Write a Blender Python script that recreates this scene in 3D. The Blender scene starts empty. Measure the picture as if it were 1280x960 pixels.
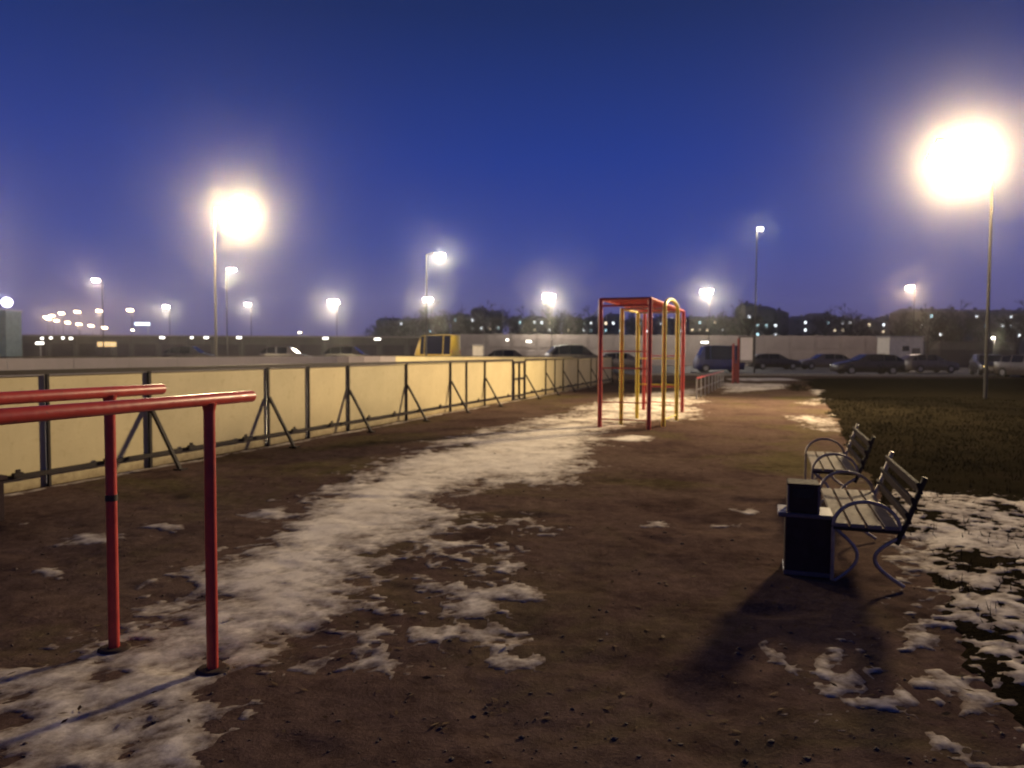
import bpy, bmesh, math, random
import numpy as np
from mathutils import Vector, Matrix, Euler, Quaternion
random.seed(7)
R = math.radians
sc = bpy.context.scene
col = sc.collection

# ------------------------------------------------------------------ camera
CAM_H = 1.47
FPX = 924.0
cam_d = bpy.data.cameras.new('camera')
cam_d.lens = 26.0; cam_d.sensor_width = 36.0
cam_d.clip_end = 6000; cam_d.clip_start = 0.05
cam = bpy.data.objects.new('camera', cam_d); col.objects.link(cam)
cam.location = (0, 0, CAM_H)
CAMR = (Matrix.Rotation(R(90 - 2.45), 3, 'X') @ Matrix.Rotation(R(0.25), 3, 'Z'))
cam.rotation_euler = CAMR.to_euler()
sc.camera = cam
cam_d.dof.use_dof = True
cam_d.dof.focus_distance = 1.6
cam_d.dof.aperture_fstop = 4.8

# ------------------------------------------------------------------ world: blue hour sky
w = bpy.data.worlds.new('World'); sc.world = w; w.use_nodes = True
nt = w.node_tree; nt.nodes.clear()
out = nt.nodes.new('ShaderNodeOutputWorld'); bg = nt.nodes.new('ShaderNodeBackground')
tc = nt.nodes.new('ShaderNodeTexCoord'); sep = nt.nodes.new('ShaderNodeSeparateXYZ')
ramp = nt.nodes.new('ShaderNodeValToRGB')
nt.links.new(tc.outputs['Generated'], sep.inputs[0])
nt.links.new(sep.outputs['Z'], ramp.inputs[0])
cr = ramp.color_ramp
stops = [(0.0, (0.100, 0.088, 0.215)), (0.06, (0.086, 0.086, 0.270)), (0.14, (0.035, 0.060, 0.295)),
         (0.25, (0.018, 0.044, 0.260)), (0.41, (0.012, 0.027, 0.125)), (0.60, (0.009, 0.018, 0.080)), (1.0, (0.007, 0.012, 0.05))]
while len(cr.elements) < len(stops): cr.elements.new(0.5)
for e, (p, c) in zip(cr.elements, stops):
    e.position = p; e.color = (*c, 1)
nt.links.new(ramp.outputs[0], bg.inputs[0]); bg.inputs[1].default_value = 1.0
nt.links.new(bg.outputs[0], out.inputs[0])

# ------------------------------------------------------------------ render settings
sc.view_settings.view_transform = 'Standard'; sc.view_settings.look = 'None'
sc.view_settings.exposure = 0.0; sc.view_settings.gamma = 1.0
cy = sc.cycles
cy.use_denoising = True
cy.max_bounces = 4; cy.diffuse_bounces = 2; cy.glossy_bounces = 2; cy.volume_bounces = 0
cy.transmission_bounces = 2; cy.transparent_max_bounces = 8
cy.sample_clamp_indirect = 2.0
cy.use_light_tree = True
cy.caustics_reflective = False; cy.caustics_refractive = False

# ------------------------------------------------------------------ helpers
def ray(px, py, Y):
    """point of the place at distance Y in front of the camera seen at photo pixel px, py"""
    d = CAMR @ Vector(((px - 640) / FPX, -(py - 480) / FPX, -1))
    return Vector((0, 0, CAM_H)) + d * (Y / d.y)
def gnd(px, py):
    d = CAMR @ Vector(((px - 640) / FPX, -(py - 480) / FPX, -1))
    return Vector((0, 0, CAM_H)) + d * (CAM_H / -d.z)

TH = 0.345
U = Vector((TH, 1, 0)).normalized()          # along the rink
V = Vector((-U.y, U.x, 0))                    # to the left, across the rink
UANG = math.atan2(U.y, U.x)

def tag(o, label=None, cat=None, group=None, kind=None):
    if label: o['label'] = label
    if cat: o['category'] = cat
    if group: o['group'] = group
    if kind: o['kind'] = kind
    return o
def empty(name, loc=(0, 0, 0), rz=0, parent=None):
    o = bpy.data.objects.new(name, None); col.objects.link(o)
    o.location = loc; o.rotation_euler = (0, 0, rz); o.empty_display_size = .2
    if parent: o.parent = parent
    return o
def link_mesh(name, me, mat=None, parent=None, loc=None):
    if mat and not me.materials: me.materials.append(mat)
    o = bpy.data.objects.new(name, me); col.objects.link(o)
    if parent: o.parent = parent
    if loc is not None: o.location = loc
    return o
def children(o): return [c for c in bpy.data.objects if c.parent == o]
def copy_tree(o, parent=None):
    c = o.copy(); col.objects.link(c); c.parent = parent
    for ch in list(o.children): copy_tree(ch, c)
    return c

class MB:
    """collects shapes into one mesh"""
    def __init__(s): s.v = []; s.f = []; s.smooth = []
    def add(s, vs, fs, smooth=False):
        b = len(s.v); s.v += [tuple(v) for v in vs]
        s.f += [tuple(b + i for i in f) for f in fs]; s.smooth += [smooth] * len(fs)
        return s
    def box(s, c, size, M=None, bev=0.0):
        x, y, z = [k / 2 for k in size]
        bm = bmesh.new(); bmesh.ops.create_cube(bm, size=1)
        for v in bm.verts: v.co = Vector((v.co.x * size[0], v.co.y * size[1], v.co.z * size[2]))
        if bev > 0: bmesh.ops.bevel(bm, geom=list(bm.edges), offset=bev, segments=1, affect='EDGES', profile=.5)
        T = Matrix.Translation(Vector(c)) @ (M.to_4x4() if M else Matrix.Identity(4))
        bm.verts.index_update()
        s.add([T @ v.co for v in bm.verts], [[v.index for v in f.verts] for f in bm.faces]); bm.free()
        return s
    def tube(s, pts, r, n=10, caps=True, rr=None):
        pts = [Vector(p) for p in pts]; k = len(pts)
        t0 = (pts[1] - pts[0]).normalized()
        a = t0.orthogonal().normalized(); vs = []
        prev = t0
        for i, p in enumerate(pts):
            if i == 0: t = t0
            elif i == k - 1: t = (pts[-1] - pts[-2]).normalized()
            else: t = ((pts[i + 1] - pts[i]).normalized() + (pts[i] - pts[i - 1]).normalized()).normalized()
            q = prev.rotation_difference(t); a = (q @ a).normalized(); prev = t
            b = t.cross(a)
            rad = rr[i] if rr else r
            for j in range(n):
                th = 2 * math.pi * j / n
                vs.append(p + (a * math.cos(th) + b * math.sin(th)) * rad)
        fs = [(i * n + j, i * n + (j + 1) % n, (i + 1) * n + (j + 1) % n, (i + 1) * n + j) for i in range(k - 1) for j in range(n)]
        s.add(vs, fs, True)
        if caps:
            s.add(vs[:n], [tuple(reversed(range(n)))]); s.add(vs[-n:], [tuple(range(n))])
        return s
    def bar(s, p, q, wd, ht):
        """rectangular bar from p to q"""
        p = Vector(p); q = Vector(q); d = q - p; L = d.length; d.normalize()
        up = Vector((0, 0, 1)) if abs(d.z) < .95 else Vector((0, 1, 0))
        x = d.cross(up).normalized(); z = x.cross(d)
        vs = [p + x * a * wd / 2 + z * b * ht / 2 + d * L * c for c in (0, 1) for a, b in ((-1, -1), (1, -1), (1, 1), (-1, 1))]
        return s.add(vs, [(0, 1, 2, 3), (7, 6, 5, 4), (0, 4, 5, 1), (1, 5, 6, 2), (2, 6, 7, 3), (3, 7, 4, 0)])
    def mesh(s, name):
        me = bpy.data.meshes.new(name); me.from_pydata(s.v, [], s.f); me.update()
        me.polygons.foreach_set('use_smooth', s.smooth)
        bm = bmesh.new(); bm.from_mesh(me); bmesh.ops.recalc_face_normals(bm, faces=bm.faces); bm.to_mesh(me); bm.free()
        return me
    def build(s, name, mat, parent=None, loc=None):
        return link_mesh(name, s.mesh(name), mat, parent, loc)

# ------------------------------------------------------------------ materials
def mat_new(name):
    m = bpy.data.materials.new(name); m.use_nodes = True
    n = m.node_tree.nodes; l = m.node_tree.links
    return m, n, l, n['Principled BSDF']
def noise(n, l, scale, detail=4, rough=.6, vec=None, dist=0):
    t = n.new('ShaderNodeTexNoise'); t.inputs['Scale'].default_value = scale
    t.inputs['Detail'].default_value = detail; t.inputs['Roughness'].default_value = rough
    t.inputs['Distortion'].default_value = dist
    if vec is None:
        c = n.new('ShaderNodeTexCoord'); vec = c.outputs['Object']
    l.new(vec, t.inputs['Vector'])
    return t.outputs['Fac']
def rampn(n, l, fac, stops):
    r = n.new('ShaderNodeValToRGB'); e = r.color_ramp.elements
    while len(e) < len(stops): e.new(.5)
    for k, (p, c) in zip(e, stops):
        k.position = p; k.color = (*c, 1) if len(c) == 3 else c
    l.new(fac, r.inputs[0]); return r.outputs[0]
def bump(n, l, b, fac, strength=.3, dist=.02):
    k = n.new('ShaderNodeBump'); k.inputs['Strength'].default_value = strength; k.inputs['Distance'].default_value = dist
    l.new(fac, k.inputs['Height']); l.new(k.outputs[0], b.inputs['Normal'])
def worn(name, c, c2=None, scale=6, rough=.5, metal=0, lo=.35, hi=.7, bs=.15, bd=.003, spec=.5):
    m, n, l, b = mat_new(name)
    c2 = c2 or tuple(x * .6 for x in c)
    f = noise(n, l, scale, 6, .65)
    l.new(rampn(n, l, f, [(lo, c2), (hi, c)]), b.inputs['Base Color'])
    f2 = noise(n, l, scale * 5, 4)
    l.new(rampn(n, l, f2, [(.3, (rough * .8,) * 3), (.7, (min(1, rough * 1.25),) * 3)]), b.inputs['Roughness'])
    b.inputs['Metallic'].default_value = metal
    b.inputs['Specular IOR Level'].default_value = spec
    bump(n, l, b, f2, bs, bd)
    return m
def emit(name, c, s):
    m, n, l, b = mat_new(name)
    b.inputs['Base Color'].default_value = (.8, .8, .8, 1)
    b.inputs['Emission Color'].default_value = (*c, 1); b.inputs['Emission Strength'].default_value = s
    return m

M = {}
def soil():
    m, n, l, b = mat_new('soil')
    f1 = noise(n, l, .55, 5, .6); f2 = noise(n, l, 9, 8, .7); f3 = noise(n, l, 70, 6, .7)
    a0 = rampn(n, l, f1, [(.32, (.098, .064, .058)), (.50, (.136, .092, .078)), (.70, (.155, .110, .088))])
    fm = noise(n, l, .33, 6, .68, dist=.6)
    mk = rampn(n, l, fm, [(.50, (0, 0, 0)), (.62, (1, 1, 1))])
    mo = n.new('ShaderNodeMix'); mo.data_type = 'RGBA'; l.new(mk, mo.inputs[0]); l.new(a0, mo.inputs[6]); mo.inputs[7].default_value = (.130, .104, .058, 1)
    fd = noise(n, l, .9, 7, .7, dist=.4); dk = rampn(n, l, fd, [(.34, (.62, .60, .60)), (.50, (1, 1, 1))])
    md = n.new('ShaderNodeMix'); md.data_type = 'RGBA'; md.blend_type = 'MULTIPLY'; md.inputs[0].default_value = 1; l.new(mo.outputs[2], md.inputs[6]); l.new(dk, md.inputs[7])
    a = md.outputs[2]
    c = rampn(n, l, f2, [(.30, (.60, .57, .55)), (.55, (1, 1, 1)), (.78, (1.3, 1.27, 1.2))])
    mx = n.new('ShaderNodeMix'); mx.data_type = 'RGBA'; mx.blend_type = 'MULTIPLY'; mx.inputs[0].default_value = 1
    l.new(a, mx.inputs[6]); l.new(c, mx.inputs[7])
    # grains
    g = rampn(n, l, f3, [(.35, (.65, .65, .65)), (.62, (1.05, 1.05, 1.05)), (.74, (1.6, 1.5, 1.35))])
    m2 = n.new('ShaderNodeMix'); m2.data_type = 'RGBA'; m2.blend_type = 'MULTIPLY'; m2.inputs[0].default_value = .8
    l.new(mx.outputs[2], m2.inputs[6]); l.new(g, m2.inputs[7])
    l.new(m2.outputs[2], b.inputs['Base Color'])
    b.inputs['Roughness'].default_value = 1; b.inputs['Specular IOR Level'].default_value = .0
    ad = n.new('ShaderNodeMath'); ad.operation = 'ADD'; l.new(f2, ad.inputs[0])
    ml = n.new('ShaderNodeMath'); ml.operation = 'MULTIPLY'; ml.inputs[1].default_value = .35; l.new(f3, ml.inputs[0]); l.new(ml.outputs[0], ad.inputs[1])
    bump(n, l, b, ad.outputs[0], .5, .02)
    return m
def snowm():
    m, n, l, b = mat_new('snow')
    f1 = noise(n, l, 2.2, 8, .72); f2 = noise(n, l, 28, 5, .7); f3 = noise(n, l, 7, 6, .7)
    a = rampn(n, l, f1, [(.28, (.50, .44, .38)), (.42, (.66, .60, .54)), (.58, (.82, .76, .69))])
    c = rampn(n, l, f3, [(.30, (.62, .58, .55)), (.46, (.97, .97, .97)), (.7, (1, 1, 1))])
    mx = n.new('ShaderNodeMix'); mx.data_type = 'RGBA'; mx.blend_type = 'MULTIPLY'; mx.inputs[0].default_value = .8
    l.new(a, mx.inputs[6]); l.new(c, mx.inputs[7]); 
    at = n.new('ShaderNodeAttribute'); at.attribute_name = 'depth'
    f4 = noise(n, l, 24, 6, .75)
    ad = n.new('ShaderNodeMath'); ad.operation = 'MULTIPLY_ADD'; ad.inputs[1].default_value = -1.1; l.new(f4, ad.inputs[0]); l.new(at.outputs['Fac'], ad.inputs[2])
    th = rampn(n, l, ad.outputs[0], [(0.0, (0, 0, 0)), (.10, (1, 1, 1))])
    off = n.new('ShaderNodeMath'); off.operation = 'ADD'; off.inputs[1].default_value = .55; l.new(ad.outputs[0], off.inputs[0])
    mr = n.new('ShaderNodeMapRange'); mr.inputs['From Min'].default_value = -.02; mr.inputs['From Max'].default_value = .72; l.new(off.outputs[0], mr.inputs['Value'])
    m2 = n.new('ShaderNodeMix'); m2.data_type = 'RGBA'; l.new(mr.outputs[0], m2.inputs[0]); m2.inputs[6].default_value = (.14, .104, .088, 1)
    l.new(mx.outputs[2], m2.inputs[7]); l.new(m2.outputs[2], b.inputs['Base Color'])
    n.remove(th.node)
    b.inputs['Roughness'].default_value = 1; b.inputs['Specular IOR Level'].default_value = .0
    bump(n, l, b, f2, .22, .010)
    return m
def lawnm():
    m, n, l, b = mat_new('lawn')
    f1 = noise(n, l, 1.1, 8, .7); f2 = noise(n, l, 45, 5, .7)
    a = rampn(n, l, f1, [(.3, (.017, .014, .010)), (.5, (.026, .021, .013)), (.7, (.040, .030, .020))])
    c = rampn(n, l, f2, [(.30, (.5, .5, .5)), (.6, (1, 1, 1)), (.75, (1.5, 1.5, 1.3))])
    mx = n.new('ShaderNodeMix'); mx.data_type = 'RGBA'; mx.blend_type = 'MULTIPLY'; mx.inputs[0].default_value = 1
    l.new(a, mx.inputs[6]); l.new(c, mx.inputs[7]); l.new(mx.outputs[2], b.inputs['Base Color'])
    b.inputs['Roughness'].default_value = 1; b.inputs['Specular IOR Level'].default_value = .0
    bump(n, l, b, f2, 1, .04)
    return m
M['soil'] = soil(); M['snow'] = snowm(); M['lawn'] = lawnm()
M['blade'] = worn('grass_blade', (.036, .033, .018), (.024, .019, .011), 3, 1, spec=.0)
M['asphalt'] = worn('asphalt', (.065, .060, .058), (.04, .036, .036), 1.2, .75, bs=.4, bd=.01)
M['ice'] = worn('rink_ice', (.42, .42, .44), (.25, .24, .25), .8, .4)
M['kerb'] = worn('kerb_concrete', (.30, .28, .26), (.2, .19, .18), 5, .85)
def board():
    m, n, l, b = mat_new('rink_board')
    f = noise(n, l, 1.3, 6, .6); f2 = noise(n, l, 9, 6, .7)
    a = rampn(n, l, f, [(.3, (.46, .39, .235)), (.7, (.56, .48, .295))])
    c = rampn(n, l, f2, [(.25, (.78, .74, .68)), (.45, (1, 1, 1))])
    # dirt splashed up along the foot of the panel
    tcn = n.new('ShaderNodeTexCoord'); sp = n.new('ShaderNodeSeparateXYZ'); l.new(tcn.outputs['Object'], sp.inputs[0])
    ad = n.new('ShaderNodeMath'); ad.operation = 'MULTIPLY_ADD'; ad.inputs[1].default_value = .25; l.new(f2, ad.inputs[0]); l.new(sp.outputs['Z'], ad.inputs[2])
    d = rampn(n, l, ad.outputs[0], [(.12, (.45, .40, .36)), (.30, (1, 1, 1))])
    mx = n.new('ShaderNodeMix'); mx.data_type = 'RGBA'; mx.blend_type = 'MULTIPLY'; mx.inputs[0].default_value = 1
    l.new(a, mx.inputs[6]); l.new(c, mx.inputs[7])
    m2 = n.new('ShaderNodeMix'); m2.data_type = 'RGBA'; m2.blend_type = 'MULTIPLY'; m2.inputs[0].default_value = 1
    l.new(mx.outputs[2], m2.inputs[6]); l.new(d, m2.inputs[7])
    oi = n.new('ShaderNodeObjectInfo'); vr = rampn(n, l, oi.outputs['Random'], [(0, (.80, .82, .84)), (.5, (1, .98, .95)), (1, (1.08, 1.08, 1.02))])
    m3 = n.new('ShaderNodeMix'); m3.data_type = 'RGBA'; m3.blend_type = 'MULTIPLY'; m3.inputs[0].default_value = .8; l.new(m2.outputs[2], m3.inputs[6]); l.new(vr, m3.inputs[7])
    # scuffs and puck marks
    mp = n.new('ShaderNodeMapping'); mp.inputs['Scale'].default_value = (1, 1, .35); l.new(tcn.outputs['Object'], mp.inputs[0])
    fs_ = noise(n, l, 5.5, 9, .82, mp.outputs[0], .8); sc_ = rampn(n, l, fs_, [(.30, (.50, .44, .38)), (.40, (1, 1, 1))])
    m4 = n.new('ShaderNodeMix'); m4.data_type = 'RGBA'; m4.blend_type = 'MULTIPLY'; m4.inputs[0].default_value = .8; l.new(m3.outputs[2], m4.inputs[6]); l.new(sc_, m4.inputs[7])
    l.new(m4.outputs[2], b.inputs['Base Color']); b.inputs['Roughness'].default_value = .55; b.inputs['Specular IOR Level'].default_value = .3
    bump(n, l, b, f, .35, .03)
    return m
M['board'] = board()
M['board_grey'] = worn('grey_board', (.23, .20, .225), (.17, .15, .165), .9, .5)  # grey tone of the far side and far corner boards
M['steel'] = worn('dark_steel', (.026, .018, .020), (.016, .011, .012), 8, .6, metal=.0, spec=.2)
M['red'] = worn('red_paint', (.54, .058, .045), (.36, .034, .030), 7, .38, lo=.3, hi=.55)
def chipped(m):
    n = m.node_tree.nodes; l = m.node_tree.links; b = n['Principled BSDF']; src = b.inputs['Base Color'].links[0].from_socket
    fch = noise(n, l, 26, 7, .8, dist=.5); k = rampn(n, l, fch, [(.635, (0, 0, 0)), (.665, (1, 1, 1))])
    mx = n.new('ShaderNodeMix'); mx.data_type = 'RGBA'; l.new(k, mx.inputs[0]); l.new(src, mx.inputs[6]); mx.inputs[7].default_value = (.055, .028, .022, 1)
    l.new(mx.outputs[2], b.inputs['Base Color'])
chipped(M['red'])
M['yellow'] = worn('yellow_paint', (.80, .62, .06), (.60, .44, .05), 7, .4, lo=.3, hi=.55)
M['chipped'] = worn('chipped_paint', (.55, .46, .36), (.42, .25, .15), 20, .5, lo=.45, hi=.55)
M['tape'] = worn('black_tape', (.02, .015, .015), None, 9, .6)
M['galv'] = worn('galvanised', (.34, .33, .34), (.22, .21, .22), 9, .4, metal=.3)
M['pole'] = worn('pole_paint', (.035, .032, .034), (.025, .022, .024), 9, .6)
M['chrome'] = worn('bench_tube', (.42, .38, .34), (.25, .22, .2), 12, .4, metal=.6)
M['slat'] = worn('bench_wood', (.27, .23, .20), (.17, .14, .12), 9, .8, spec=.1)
M['slat_shaded'] = worn('bench_wood_shaded', (.032, .020, .024), (.020, .013, .015), 9, .8, spec=.1)  # back slats: their shade is put into the wood colour
M['bin'] = worn('bin_metal', (.050, .032, .036), (.030, .020, .022), 9, .8, spec=.1)
M['binrim'] = worn('bin_rim', (.17, .13, .135), (.10, .08, .08), 9, .4)
M['concrete'] = worn('wall_concrete', (.31, .265, .25), (.22, .19, .18), .6, .8)
M['concrete_dark'] = worn('wall_concrete_dark', (.13, .115, .11), (.085, .075, .075), .8, .8)
M['white'] = worn('white_paint', (.62, .58, .54), (.45, .42, .38), 3, .5)
M['board_white'] = worn('notice_white', (.82, .78, .76), (.7, .66, .64), 3, .6)
M['red_dull'] = worn('red_dull', (.24, .035, .035), (.15, .022, .024), 7, .6)
M['house'] = worn('house_plaster', (.10, .095, .11), (.07, .066, .08), .2, .8)
M['house2'] = worn('house_brick', (.075, .06, .065), (.05, .042, .046), .2, .8)
M['bluepaint'] = worn('blue_paint', (.03, .035, .16), (.02, .022, .09), 2, .4)
M['teal'] = worn('teal_cladding', (.16, .24, .25), (.10, .15, .17), 2, .5)
M['carblack'] = worn('car_black', (.035, .028, .032), (.025, .02, .022), 1, .3)
M['cargrey'] = worn('car_grey', (.11, .09, .095), (.07, .06, .065), 1, .3)
M['caryellow'] = worn('van_yellow', (.50, .35, .05), (.4, .27, .04), 1, .35)
M['glass'] = worn('car_glass', (.012, .012, .016), None, 1, .08)
M['tyre'] = worn('tyre', (.02, .02, .02), None, 9, .9)
M['bark'] = worn('bark', (.040, .032, .030), (.025, .02, .02), 8, .9)
M['kerb_dirty'] = worn('dirty_footing', (.10, .075, .062), (.06, .045, .038), 20, .9, spec=.0)
M['leaf'] = worn('dead_leaf', (.13, .075, .035), (.06, .035, .02), 30, .9, spec=.1)
M['clod'] = worn('clod', (.12, .085, .068), (.07, .045, .038), 8, .9)
M['windark'] = worn('window_dark', (.02, .02, .03), None, 1, .2)
for k, (c, s) in dict(w_warm=((1, .78, .5), 2.4), w_white=((.9, .95, 1), 3.0), w_cyan=((.55, .9, 1), 2.2), w_dim=((1, .8, .65), .75)).items():
    M[k] = emit('window_' + k, c, s)
M['lens'] = emit('lamp_lens', (1, .86, .58), 60)
M['lens_w'] = emit('lamp_lens_white', (1, .93, .84), 30)
M['lens_o'] = emit('lamp_lens_orange', (1, .80, .45), 9)
M['lens_p'] = emit('lamp_lens_violet', (.85, .78, 1), 6)
M['sign_b'] = emit('sign_light_blue', (.65, .85, 1), 2.0)
M['head_y'] = emit('car_lamp_yellow', (1, .72, .25), 5)
M['glow_w'] = emit('small_glow_white', (1, .95, .85), 5)  # self-lit white of the glint blocks and the strip lamp

# ------------------------------------------------------------------ numpy noise
class VN:
    def __init__(s, seed): s.t = np.random.RandomState(seed).rand(256, 256)
    def __call__(s, x, y):
        xi = np.floor(x).astype(int); yi = np.floor(y).astype(int)
        fx = x - xi; fy = y - yi; fx = fx * fx * (3 - 2 * fx); fy = fy * fy * (3 - 2 * fy)
        t = s.t; a = t[xi % 256, yi % 256]; b = t[(xi + 1) % 256, yi % 256]; c = t[xi % 256, (yi + 1) % 256]; d = t[(xi + 1) % 256, (yi + 1) % 256]
        return (a * (1 - fx) + b * fx) * (1 - fy) + (c * (1 - fx) + d * fx) * fy
def fbm(x, y, sc_, seed, octs=5, gain=.55):
    v = 0; a = 1; t = 0
    for o in range(octs):
        n = VN(seed + o); v = v + a * n(x * sc_ + 13.7 * o, y * sc_ + 7.1 * o); t += a; a *= gain; sc_ *= 2.03
    return v / t - .5

# ------------------------------------------------------------------ ground grid
def axis(segs, far):
    a = [segs[0][0]]
    for s0, s1, st in segs:
        k = max(1, int(round((s1 - s0) / st)))
        a += [s0 + (s1 - s0) * (i + 1) / k for i in range(k)]
    st = a[-1] - a[-2]
    while a[-1] < far: st *= 1.35; a.append(a[-1] + st)
    return a
xs = axis([(-6.5, 7.5, .026), (7.5, 12, .09)], 3500)
neg = [-6.5]; st = .08
while neg[-1] > -3500: neg.append(neg[-1] - st); st *= 1.25
xs = np.array(list(reversed(neg[1:])) + xs)
ys = axis([(2.2, 8, .026), (8, 16, .05), (16, 34, .12), (34, 60, 1)], 3500)
neg = [2.2]; st = .08
while neg[-1] > -600: neg.append(neg[-1] - st); st *= 1.3
ys = np.array(list(reversed(neg[1:])) + ys)
GX, GY = np.meshgrid(xs, ys)
def relief(x, y):
    fade = np.clip((44 - y) / 14, 0, 1) * np.clip((26 - np.abs(x)) / 12, 0, 1) * np.clip((y + 20) / 8, 0, 1)
    h = .040 * fbm(x, y, .7, 11, 3) + .020 * fbm(x, y, 3.4, 21, 4, .6)
    near = np.clip((14 - y) / 6, 0, 1)
    pits = np.clip(-fbm(x, y, 2.6, 31, 2) - .12, 0, 1)          # shallow footprints
    h = h - .07 * pits * near
    return h * fade
def sdpoly(x, y, P):
    """signed distance, positive inside"""
    P = np.array(P); d = np.full(x.shape, 1e9); ins = np.zeros(x.shape, bool)
    for i in range(len(P)):
        a = P[i]; b = P[(i + 1) % len(P)]; e = b - a; w0 = x - a[0]; w1 = y - a[1]
        t = np.clip((w0 * e[0] + w1 * e[1]) / (e @ e), 0, 1)
        d = np.minimum(d, np.hypot(w0 - e[0] * t, w1 - e[1] * t))
        c = ((a[1] > y) != (b[1] > y)) & (x < (b[0] - a[0]) * (y - a[1]) / (b[1] - a[1] + 1e-12) + a[0])
        ins ^= c
    return np.where(ins, d, -d)
def gpoly(pp): return [tuple(gnd(*p)[:2]) for p in pp]

# near rectangle where covers exist
jx = np.where((xs >= -8) & (xs <= 40))[0]; jy = np.where((ys >= 2.0) & (ys <= 62))[0]
CX, CY = GX[np.ix_(jy, jx)], GY[np.ix_(jy, jx)]
CG = relief(CX, CY)
# lawn to the right of the path
lawn_poly = gpoly([(1003, 473), (1012, 482), (1020, 492), (1034, 510), (1052, 545), (1085, 600), (1150, 690), (1215, 800), (1290, 960), (1900, 960), (1900, 474)])
sdl = np.minimum(sdpoly(CX, CY, lawn_poly), 1.0)
lawn_f = sdl * 1.2 + .55 * fbm(CX, CY, 1.1, 51, 5, .6)
LAWN_H = .018
def sstep(a, b, x):
    t = np.clip((x - a) / (b - a), 0, 1); return t * t * (3 - 2 * t)
lawn_h = LAWN_H * sstep(0, .25, lawn_f)

# snow
f = np.full(CX.shape, -1.0)
amp = 1.0
n1 = fbm(CX, CY, 1.5, 71, 6, .68); n2 = fbm(CX, CY, 5.5, 81, 4, .7)
n3 = fbm(CX, CY, 16, 91, 3, .6)
nn = n1 * 1.35 + n2 * 1.15 + n3 * .65
nnf = n1 * .55 + n2 * 1.7 + n3 * 1.2
def region(pp, dens, soft, bias=0.0, fine=False):
    """dens: how solid the inside is, soft: metres over which it thins out"""
    global f
    sd = sdpoly(CX, CY, gpoly(pp))
    base = np.where(sd > 0, dens * np.tanh(sd / soft) + bias, bias - 1.3 * (1 - np.exp(np.minimum(sd, 0) / (soft * 2.2))))
    f = np.maximum(f, base + (nnf if fine else nn))
region([(0, 850), (50, 835), (130, 790), (190, 755), (255, 715), (320, 690), (372, 650), (418, 614), (462, 584), (524, 558), (600, 538), (680, 522),
        (755, 500), (800, 492), (865, 486), (880, 500), (862, 524), (800, 528), (762, 538), (745, 560), (725, 592), (690, 604), (600, 612), (560, 630),
        (560, 660), (500, 700), (470, 740), (430, 790), (400, 835), (320, 860), (255, 900), (160, 975), (-60, 1010), (-60, 870)], .42, .45, .04)
region([(300, 690), (420, 625), (500, 575), (620, 545), (740, 520), (725, 585), (600, 600), (545, 612), (500, 655), (460, 690), (430, 745), (400, 800), (290, 800), (220, 770)], .95, .40, .05)
region([(540, 640), (640, 640), (690, 665), (640, 690), (600, 760), (640, 790), (560, 830), (450, 840), (440, 760), (500, 700)], .10, .3, -.06, True)
region([(575, 735), (625, 740), (600, 770), (580, 772)], .5, .12, .1)
for (cx, cy, rx, ry) in [(617, 826, 14, 8), (650, 832, 9, 6), (508, 828, 16, 7), (470, 787, 22, 9), (955, 799, 9, 4), (825, 655, 16, 4), (907, 656, 16, 3), (655, 648, 22, 5),
                         (200, 660, 24, 4), (340, 643, 20, 5), (110, 672, 26, 6), (60, 715, 14, 4), (90, 942, 14, 10), (210, 935, 22, 8), (790, 548, 26, 4), (935, 640, 8, 3), (640, 745, 22, 6), (560, 680, 30, 5)]:
    region([(cx + rx * math.cos(t), cy + ry * math.sin(t)) for t in [k * math.pi / 4 for k in range(8)]], .62, .14, .12)
# right side
region([(1105, 640), (1120, 615), (1280, 622), (1400, 630), (1400, 705), (1280, 705), (1200, 700), (1130, 690), (1120, 672)], .40, .25, .02, True)
region([(1130, 690), (1420, 690), (1500, 1020), (1260, 960), (1190, 905), (1165, 790), (1140, 740)], .24, .3, .02, True)
region([(1010, 835), (1050, 820), (1120, 850), (1110, 880), (1150, 905), (1060, 895), (1015, 870)], .16, .2, -.02, True)
for (cx, cy, rx, ry) in [(1028, 833, 13, 11), (1060, 850, 20, 9), (1065, 863, 16, 6), (1078, 883, 24, 6), (1210, 880, 20, 20), (1208, 905, 26, 8), (1150, 800, 16, 10), (1250, 850, 22, 14), (1105, 835, 16, 5), (1160, 860, 20, 6), (1270, 905, 18, 14)]:
    region([(cx + rx * math.cos(t), cy + ry * math.sin(t)) for t in [k * math.pi / 4 for k in range(8)]], .62, .12, .10)
region([(985, 520), (1045, 518), (1052, 540), (1005, 538)], .34, .3, -.08)
region([(1003, 499), (1035, 498), (1036, 506), (1005, 506)], .36, .4, -.05)
region([(1014, 487), (1029, 488), (1028, 494), (1016, 494)], .7, .3, .1)
region([(900, 478), (990, 480), (985, 486), (905, 492)], .6, .5, .0)
region([(905, 472), (1000, 473), (1000, 476), (910, 476)], .6, .6, -.05)
# along the foot of the boards
bp = [Vector((-7.75, 0, 0)) + U * t for t in (4, 36)]
region2 = [bp[0] - V * .02, bp[1] - V * .02, bp[1] - V * .17, bp[0] - V * .17]
sd = sdpoly(CX, CY, [tuple(p[:2]) for p in region2]); f = np.maximum(f, .45 * np.tanh(sd / .05) + nn * .8 - .02)
f[CX > 39] = -1
snow_h = .007 * sstep(0, .9, f) + .003 * sstep(0, .2, f)

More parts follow.
